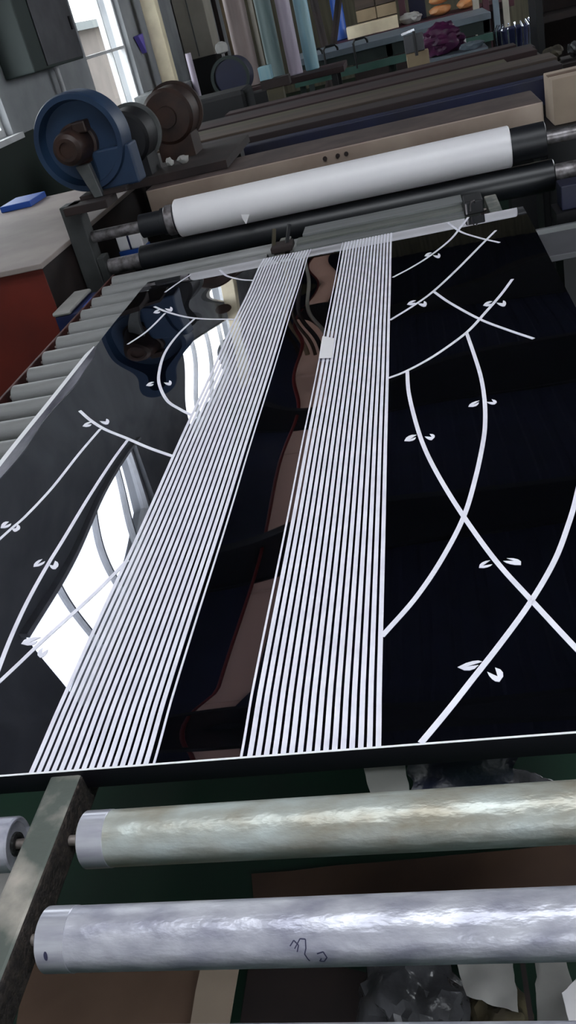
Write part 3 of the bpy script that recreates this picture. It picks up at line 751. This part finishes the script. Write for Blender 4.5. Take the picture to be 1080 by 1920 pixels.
# grey cover plate at the right of the sheet
gp = thing('step_plate', 'grey steel cover plate right of the sheet beside the black roller end', 'cover', (.45, 2.7, 0))
MB().box((.300, 2.57, .68), (.75, 2.81, .70)).build('cover_plate', 'grey_cover', gp, 0, bevel=.003)
MB().box((.300, 2.80, .70), (.75, 2.815, .716)).build('back_lip', 'plate', gp, 0)
MB().box((.36, 2.62, 0), (.72, 2.79, .68)).build('pedestal', 'black', gp, 0)
sb = MB().box((.42, 3.02, .70), (.56, 3.12, .78)).build('small_box', 'blue_beam', None, 0, bevel=.004)
tag(sb, 'small dull blue box at the right below the roller shaft', 'box')
sbs = thing('box_stand', 'black stand under the small blue box at the right', 'stand', (.5, 3.07, 0))
MB().box((.40, 3.0, .66), (.565, 3.14, .699)).build('stand_top', 'black', sbs, 0)
MB().box((.45, 3.04, 0), (.52, 3.10, .66)).build('leg', 'black', sbs, 0)

# ------------------------------------------------------------------ red cabinet at the left
rc = thing('red_cabinet', 'red brown cabinet with a worn beige slab top left of the rollers', 'cabinet', (-1.75, 3.6, 0))
o = MB().box((-2.20, 2.965, .42), (-1.390, 4.50, .880)).build('cabinet_body', 'red_panel', rc, 0, bevel=.003, mats=['dark_brown'])
face_mats(o, lambda p: 1 if p.normal.x > .7 else 0)
MB().box((-2.215, 2.945, .8805), (-1.380, 4.53, .900)).build('slab_top', 'slab', rc, 0, bevel=.003)
MB().box((-2.16, 3.02, .0), (-1.44, 4.45, .42)).build('plinth', 'grey_iron', rc, 0)
bt = MB().box((-2.12, 4.30, .9005), (-1.95, 4.52, .93)).build('blue_tray', 'blue_bright', None, 0, bevel=.004)
tag(bt, 'flat blue tray at the far end of the beige slab top', 'tray')
tr = thing('tool_case', 'white topped blue tool case beside the roller ends', 'case', (-1.29, 2.75, 0))
MB().box((-1.345, 2.82, .60), (-1.206, 3.06, .735)).build('case_body', 'blue_beam', tr, 0, bevel=.004)
MB().box((-1.350, 2.815, .7355), (-1.278, 3.065, .752)).build('case_lid', 'paper', tr, 0, bevel=.008)
MB().box((-1.236, 2.83, .7355), (-1.206, 2.93, .752)).build('latch', 'blue_bright', tr, 0, bevel=.004)
MB().box((-1.33, 2.84, 0), (-1.21, 2.98, .60)).build('case_stand', 'black', tr, 0)

# ------------------------------------------------------------------ left wall things
ec = thing('electrical_cabinet', 'grey green electrical cabinet mounted high on the left wall', 'cabinet', (-2.9, 7.6, 1.44))
MB().box((-2.999, 6.96, 1.435), (-2.75, 8.15, 2.15)).build('cabinet_body', 'table_dark', ec, 0, bevel=.008)
MB().box((-2.749, 7.24, 1.455), (-2.738, 8.13, 2.13)).build('door', 'grey_cover', ec, 0, bevel=.004)
MB().box((-2.738, 8.02, 1.66), (-2.725, 8.06, 1.76)).build('handle', 'black', ec, 0)
cdt = MB().tube([(-2.93, 7.9, 1.434), (-2.93, 7.9, 1.15), (-2.93, 8.0, 1.02), (-2.93, 8.0, .0)], .022, 10).build('conduit', 'win_frame')
tag(cdt, 'pale conduit running down the wall below the electrical cabinet', 'pipe')
gb = thing('grey_cabinet', 'grey green low cabinet under the right half of the window', 'cabinet', (-2.7, 10.4, 0))
MB().box((-2.985, 10.05, 0), (-2.45, 10.75, .93)).build('cabinet_body', 'grey_iron', gb, 0, bevel=.006)
MB().box((-2.449, 10.09, .06), (-2.44, 10.71, .90)).build('door', 'grey_iron', gb, 0)
vb = Vector((-2.930,10.830,1.398))
vo = MB().prism([(vb.x, vb.y - .10, vb.z + .09), (vb.x, vb.y + .12, vb.z + .10), (vb.x, vb.y + .07, vb.z - .10)], (-.06, 0, 0)).build('hanging_bag', 'violet', None, 0, bevel=.006)
tag(vo, 'small violet bag hanging on the pale wall left of the cream column', 'bag')
cc = thing('column', 'cream painted column standing in bright light left of the film rolls', 'column', (-2.8, 11.05, 0))
MB().box((-2.88, 11.0, .02), (-2.715, 11.16, ZC - .42)).build('shaft', 'cream', cc, 0, bevel=.006)
MB().box((-2.93, 10.95, 0), (-2.67, 11.19, .02)).build('base_plate', 'grey_iron', cc, 0)
pp = MB().tube([(-2.40, 10.6, 0), (-2.40, 10.6, 1.2)], .035, 12).build('pipe', 'tube_lilac')
tag(pp, 'short pale pink pipe beside the grey green low cabinet', 'pipe')
pn = thing('tall_cabinet', 'tall grey beige cabinet with a dark base right of the cream column', 'cabinet', (-2.95, 13.1, 0))
MB().box((-2.985, 13.0, 1.04), (-2.57, 13.5, 2.6)).build('cabinet_body', 'cream_panel', pn, 0, bevel=.01)
MB().box((-2.985, 13.0, 0), (-2.57, 13.5, 1.039)).build('cabinet_base', 'black', pn, 0, bevel=.01)
MB().box((-2.80, 12.985, 1.06), (-2.785, 12.999, 2.58)).build('door_gap', 'grey_iron', pn, 0)
for i, (x, y, r, mm_) in enumerate([(-2.36, 12.6, .030, 'dark_brown'), (-2.25, 12.6, .035, 'tan_wood'), (-2.13, 12.5, .026, 'plank_a'), (-2.03, 12.5, .034, 'dark_brown'), (-1.90, 12.6, .030, 'cream_panel')]):
    o = MB().cyl((x, y, 0), (x, y, ZC - .001), r, 14).build('pipe', mm_)
    tag(o, 'thin %s vertical pipe, %s right of the tall grey beige cabinet' % (['dark brown', 'tan', 'brown', 'dark', 'pale'][i], ordn[i]), 'pipe', 'vertical pipes at the back')

# drum machine behind the brown motor
dm = thing('drum_winder', 'dark blue drum with a green rim behind the brown motor', 'machine', (-1.6, 8.0, 0))
dc = Vector((-1.464,8.000,1.027)); 
MB().lathe((dc.x, 8.1, dc.z), (0, -1, 0), [(0, .14), (.01, .15), (.20, .15), (.21, .14), (.21, .05)], 40).build('drum', 'blue_beam', dm)
MB().lathe((dc.x - .02, 7.90, dc.z), (0, -1, 0), [(0, .14), (0, .165), (.02, .165), (.02, .14), (0, .14)], 40, False).build('rim', 'table_dark', dm)
MB().box((dc.x - .3, 7.85, 0), (dc.x + .3, 8.15, dc.z - .16)).build('drum_stand', 'black', dm, 0)
kn = Vector((-1.519,8.000,1.259))
MB().cyl((kn.x, 8.0, dc.z - .161), (kn.x, 8.0, kn.z - .02), .014, 10).build('valve_stem', 'silver', dm)
MB().lathe((kn.x, 8.0, kn.z - .05), (0, 0, 1), [(0, .02), (.01, .05), (.05, .055), (.075, .045), (.09, .015)], 20).build('valve_cap', 'paper', dm)
gm = thing('gearbox', 'dark green gearbox unit between the motors and the drum', 'machine', (-1.5, 6.9, 0))
MB().box((-1.98, 6.8, 0), (-1.20, 7.2, 1.0)).build('gearbox_body', 'black', gm, 0, bevel=.03)
MB().lathe((-1.80, 6.79, .98), (0, -1, 0), [(0, .10), (.06, .09), (.07, .04)], 24).build('cover', 'dark_motor', gm)
MB().cyl((-1.66, 6.77, .6), (-1.66, 6.77, 1.10), .02, 10).build('pipe', 'grey_iron', gm)

# standing film rolls on a dark trolley
tt = bench('long dark trolley carrying the standing film rolls', 'trolley', (-1.75, 8.72, .80), (-.60, 9.30, .850), (-1.65, -.7), 'plank_d', 'black', 'trolley')
rolls = [(-1.500, 8.98, .098, .851, 'tube_brown', 'brown grey film roll standing on the trolley, first from the left'),
         (-1.255, 9.06, .076, .851, 'tube_green', 'green grey film roll standing on the trolley, second from the left'),
         (-1.065, 8.98, .066, .851, 'tube_lilac', 'lilac grey film roll standing on the trolley, third from the left'),
         (-.915, 9.08, .066, .851, 'tube_teal', 'teal film roll standing on the trolley, fourth from the left')]
for i, (x, y, r, z, mm_, lab) in enumerate(rolls):
    t = thing('film_roll', lab, 'film roll', (x, y, z), 'standing film rolls')
    MB().lathe((x, y, z + .001), (0, 0, 1), [(0, r - .006), (.006, r), (1.60, r), (1.606, r - .006)], 32).build('film', mm_, t)
    MB().lathe((x, y, z + 1.60), (0, 0, 1), [(0, .04), (.03, .04)], 20).build('core', 'card', t)
ob = Vector((-0.989,6.900,0.889))
ot = thing('olive_stand', 'olive yellow stand in front of the standing film rolls', 'stand', (ob.x, 6.9, 0))
MB().box((ob.x - .06, 6.84, 0), (ob.x + .06, 6.94, ob.z + .07)).build('post', 'plank_c', ot, 0, bevel=.006)
MB().box((ob.x - .09, 6.83, ob.z + .0705), (ob.x + .12, 6.95, ob.z + .13)).build('top_plate', 'dark_brown', ot, 0)
bx = Vector((-1.226,8.300,1.017))
tag(MB().box((ob.x - .09, 6.84, ob.z + .1305), (ob.x + .0, 6.94, ob.z + .22)).build('blue_box', 'tube_teal', None, 0, bevel=.005), 'small pale blue box on the olive stand', 'box')
# leaning poles
for i, (a, b_, r) in enumerate([((-0.948,11.300,0.822), (-1.007,11.400,1.595), .045), ((-0.830,11.600,1.001), (-0.653,11.600,1.511), .04)]):
    a = Vector(a); b_ = Vector(b_); d = (a - b_) * (a.z / (b_.z - a.z)); foot = a + d
    o = MB().tube([(foot.x, foot.y, 0.001), tuple(a), tuple(b_ + (b_ - a) * .6)], r, 10).build('pole', 'dark_brown'); 
    tag(o, ['long dark pole leaning just right of the teal film roll', 'short dark pole leaning by the blue roll'][i], 'pole')

# ------------------------------------------------------------------ green table, far right group
gt = thing('green_table', 'long green steel table with a grey top at the back', 'table', (-.2, 10.5, 0))
MB().box((-1.22, 10.0, .845), (.83, 11.0, .905)).build('table_top', 'table_top', gt, 0, bevel=.005)
MB().box((-1.20, 10.02, .735), (.82, 10.06, .844)).build('apron', 'table_dark', gt, 0)
MB().box((-1.22, 9.97, .655), (.83, 10.015, .725)).build('lower_rail', 'green_table', gt, 0)
for x in (-1.15, -.2, .78):
    for y in (10.05, 10.95):
        MB().box((x - .03, y - .03, 0), (x + .03, y + .03, .844)).build('leg', 'table_dark', gt, 0)
for i, px in enumerate([-1.02, -.86, -.55]):
    t = thing('c_clamp', ['black clamp at the left end of the green table', 'black clamp second from the left on the green table', 'black clamp on the middle of the green table'][i], 'clamp', (px, 10.0, .906), 'clamps on the green table')
    MB().tube([(px, 9.95, .80), (px, 9.94, .93), (px + .02, 9.96, .96), (px + .12, 9.99, .96), (px + .14, 10.0, .93), (px + .14, 10.02, .908)], .012, 8).build('clamp_frame', 'black', t)
    MB().cyl((px, 9.95, .80), (px, 9.95, .70), .009, 8).build('screw', 'black', t)
mt = thing('maroon_bench', 'maroon bench with cartons along the far wall', 'bench', (.1, 12.2, 0))
MB().box((-.95, 11.8, .80), (1.25, 12.6, .870)).build('bench_top', 'maroon', mt, 0)
MB().box((-.70, 11.85, .0), (1.20, 12.55, .799)).build('bench_body', 'dark_brown', mt, 0)
def carton(label, a, b_, m, g=None, cat='box', name='carton'):
    t = thing(name, label, cat, ((a[0] + b_[0]) / 2, (a[1] + b_[1]) / 2, a[2]), g)
    MB().box(a, b_).build('box_body', m, t, 0, bevel=.006)
    MB().box((a[0] - .001, (a[1] + b_[1]) / 2 - .03, b_[2] - .001), (b_[0] + .001, (a[1] + b_[1]) / 2 + .03, b_[2] + .0015)).build('tape_strip', 'tan_wood', t, 0)
    return t
carton('long cream carton with faint print on the maroon bench', (-.71, 11.85, .871), (-.09, 12.1, 1.00), 'cream')
for j in range(3):
    for i in range(2):
        carton('brown carton in the stack behind the cream carton, %s row, %s' % (['bottom', 'middle', 'top'][j], ['left', 'right'][i]), (-.58 + i * .25, 12.2, .8715 + j * .135), (-.34 + i * .25, 12.5, 1.000 + j * .135), ['plank_a', 'tan_wood', 'plank_a'][j], 'stacked brown cartons')
bv = tag(MB().lathe((-.80, 12.2, .871), (0, 0, 1), [(0, .07), (.01, .085), (.10, .085), (.12, .075), (1.1, .075), (1.105, .06)], 24).build('blue_roll', 'blue_bright', None), 'bright blue roll standing at the left end of the maroon bench', 'film roll')
tag(MB().box((-.06, 12.2, .871), (.02, 12.4, 1.8)).build('dark_board', 'maroon', None, 0, bevel=.005), 'dark maroon board standing right of the brown cartons', 'board')
tag(MB().crumple((.06, 12.0, .871 + .062), (.13, .10, .06), .4, 8, 3).build('white_bag', 'paper'), 'crumpled white bag lying on the maroon bench', 'bag')
tag(MB().box((.06, 12.35, .871), (.26, 12.5, 1.75)).build('dark_board', 'blue_beam', None, 0, bevel=.005), 'dark blue board standing behind the white bag', 'board')
for k, (dx, dz) in enumerate([(0, 0), (.26, 0), (.0, .11), (.26, .11)]):
    tag(MB().crumple((.42 + dx * 1.25, 12.1, .871 + .058 + dz * 1.1), (.125, .125, .057), .18, 20 + k, 3).build('orange_pack', 'orange'), 'orange plastic pack on the maroon bench, %s %s' % (['lower', 'upper'][k // 2], ['left', 'right'][k % 2]), 'pack', 'orange packs')
pc = Vector((0.295,9.200,0.857))
ps = thing('cloth_stand', 'dark stand under the purple cloth in front of the green table', 'stand', (pc.x, 9.2, 0))
MB().box((pc.x - .26, 9.0, pc.z - .19), (pc.x + .40, 9.4, pc.z - .16)).build('stand_top', 'table_top', ps, 0)
MB().box((pc.x - .2, 9.05, 0), (pc.x + .34, 9.35, pc.z - .191)).build('stand_body', 'black', ps, 0)
tag(MB().crumple((pc.x, 9.24, pc.z - .159 + .121), (.20, .13, .12), .45, 31, 4).build('purple_cloth', 'purple'), 'shiny purple cloth heaped in front of the green table', 'cloth')
tag(MB().crumple((pc.x + .26, 9.06, pc.z - .159 + .036), (.09, .05, .035), .4, 33, 3).build('grey_cloth', 'table_top'), 'small grey cloth beside the purple heap', 'cloth')
wb_ = Vector((0.045,6.350,1.008))
tp = thing('wooden_post', 'tan wooden post with a metal clamp in front of the purple cloth', 'post', (wb_.x, 6.35, 0))
MB().box((wb_.x - .072, 6.31, 0), (wb_.x + .072, 6.39, wb_.z)).build('post', 'tan_wood', tp, 0, bevel=.005)
MB().box((wb_.x - .075, 6.30, wb_.z + .0005), (wb_.x + .05, 6.40, wb_.z + .10)).build('clamp_plate', 'grey_cover', tp, 0, bevel=.004)
MB().bar((wb_.x - .085, 6.33, wb_.z + .115), (wb_.x + .0, 6.33, wb_.z + .128), .03, .014).build('bright_bar', 'chrome', tp, 0)
MB().cyl((wb_.x - .005, 6.29, wb_.z - .02), (wb_.x - .005, 6.29, wb_.z + .12), .010, 10).build('screw', 'black', tp)
for i in range(4):
    x = .78 + i * .11
    tag(MB().box((x, 11.7, 0), (x + .07, 11.78, 2.3)).build('board', ['cream_panel', 'maroon', 'table_top', 'cream_panel'][i], None, 0, bevel=.004), '%s board standing upright right of the orange packs' % ['pale first', 'dark second', 'grey third', 'pale last'][i], 'board', 'upright boards')
cm = thing('chrome_basket', 'blue violet basket with shiny chrome ribs right of the green table', 'basket', (1.1, 10.1, 0))
cz = Vector((1.042,10.000,0.668))
MB().lathe((cz.x, 10.1, cz.z - .14), (0, 0, 1), [(0, .10), (.01, .15), (.18, .17), (.19, .16)], 28).build('basket_body', 'blue_beam', cm)
for k in range(9):
    an = PI + k * PI / 8
    MB().tube([(cz.x + .175 * math.cos(an), 10.1 + .175 * math.sin(an), cz.z - .12), (cz.x + .185 * math.cos(an), 10.1 + .185 * math.sin(an), cz.z + .05), (cz.x + .15 * math.cos(an), 10.1 + .15 * math.sin(an), cz.z + .10)], .009, 8).build('rib', 'chrome', cm)
MB().box((cz.x - .14, 9.98, 0), (cz.x + .14, 10.22, cz.z - .141)).build('basket_stand', 'black', cm, 0)
rk = thing('dark_rack', 'tall dark steel rack at the right edge of the hall', 'rack', (1.6, 9.0, 0))
for x in (1.12, 2.2):
    MB().box((x, 8.9, 0), (x + .06, 9.4, 2.4)).build('upright', 'black', rk, 0)
for z in (.35, .78, 1.6):
    MB().box((1.18, 8.9, z), (2.2, 9.36, z + .05)).build('shelf', 'dark_brown', rk, 0)
MB().box((1.18, 9.37, .05), (2.2, 9.40, 2.4)).build('dark_fill_panel', 'dark_brown', rk, 0)  # dark panel added to fill in the darkness of the background
ss = thing('scrap_stand', 'low dark stand carrying scrap bundles beyond the cardboard box', 'stand', (1.15, 6.62, 0))
MB().box((.82, 6.42, .68), (1.55, 6.84, .72)).build('stand_top', 'dark_brown', ss, 0)
MB().box((.88, 6.48, 0), (1.50, 6.78, .68)).build('stand_body', 'black', ss, 0)
for i in range(3):
    tag(MB().crumple((.92 + i * .17, 6.60 + .03 * i, .7205 + .053), (.062, .09, .053), .4, 50 + i, 3).build('scrap_bundle', ['olive', 'plastic', 'olive'][i]), ['left olive scrap bundle on the low dark stand', 'grey scrap bundle between two olive bundles on the low stand', 'right olive scrap bundle above the cardboard box'][i], 'bundle', 'scrap bundles on the low stand')

# ------------------------------------------------------------------ under the conveyor
tag(MB().sheet([(-.520, .925, .006), (-.29, .86, .006), (-.29, .60, .006), (-.520, .60, .006)], 6, .003, 21, .004).build('dark_board', 'dark_brown'), 'dark brown board on the floor between the pale flap and the crumpled plastic', 'board')
tag(MB().sheet([(-.545, 1.075, .006), (.16, 1.11, .006), (.16, .88, .006), (-.50, .89, .006)], 8, .004, 3, .004).build('cardboard_sheet', 'card_dark'), 'dark brown cardboard sheet lying on the green floor between the rollers', 'cardboard')
c1 = thing('flat_carton', 'tan flattened cardboard beside the near rail below the scribbled roller', 'cardboard', (-.75, .75, 0))
MB().sheet([(-.98, .90, .020), (-.60, .92, .020), (-.59, .60, .020), (-.90, .55, .020)], 8, .006, 9, .004).build('sheet', 'card', c1)
MB().sheet([(-.605, .93, .03), (-.530, .93, .03), (-.535, .60, .03), (-.605, .60, .03)], 6, .004, 12, .004).build('pale_flap', 'card_light', c1)
tag(MB().crumple((-.206, .765, .067), (.076, .10, .065), .45, 4, 4).build('plastic_film', 'plastic'), 'crumpled clear plastic film on the floor under the rollers', 'plastic')
tag(MB().crumple((-.064, .755, .045), (.045, .06, .042), .4, 14, 4).build('sack', 'olive'), 'olive brown sacking beside the crumpled plastic', 'sack')
def pap(label, cs, m='paper', seed=1, amp=.008):
    return tag(MB().sheet(cs, 10, amp, seed).build('paper_sheet', m), label, 'paper')
pap('wide torn white paper lying under the lower roller', [(-.135, .85, .115), (-.032, .85, .115), (-.034, .735, .105), (-.112, .765, .105)], seed=2)
pap('tall torn white paper at the bottom right corner', [(.004, .85, .10), (.045, .85, .10), (.06, .70, .13), (-.010, .72, .09)], seed=5)
pap('bright white paper flap at the bottom right corner', [(.034, .735, .16), (.075, .78, .15), (.09, .70, .15), (.037, .695, .16)], 'film_white', 6, .004)
tag(MB().bar((-.021, .88, .13), (-.015, .66, .13), .008, .012).build('wood_stick', 'dark_brown', None, 0), 'dark wooden stick between the two white papers', 'stick')
pap('crumpled pale scrap standing beyond the near roller at the right', [(-.005, 1.22, .02), (.10, 1.20, .02), (.09, 1.21, .075), (.0, 1.23, .10)], 'plastic', 8, .02)
pap('pale blue paper on the floor left of the near rail', [(-1.24, 1.14, .01), (-1.06, 1.12, .02), (-1.08, 1.03, .02), (-1.22, 1.02, .01)], seed=11)
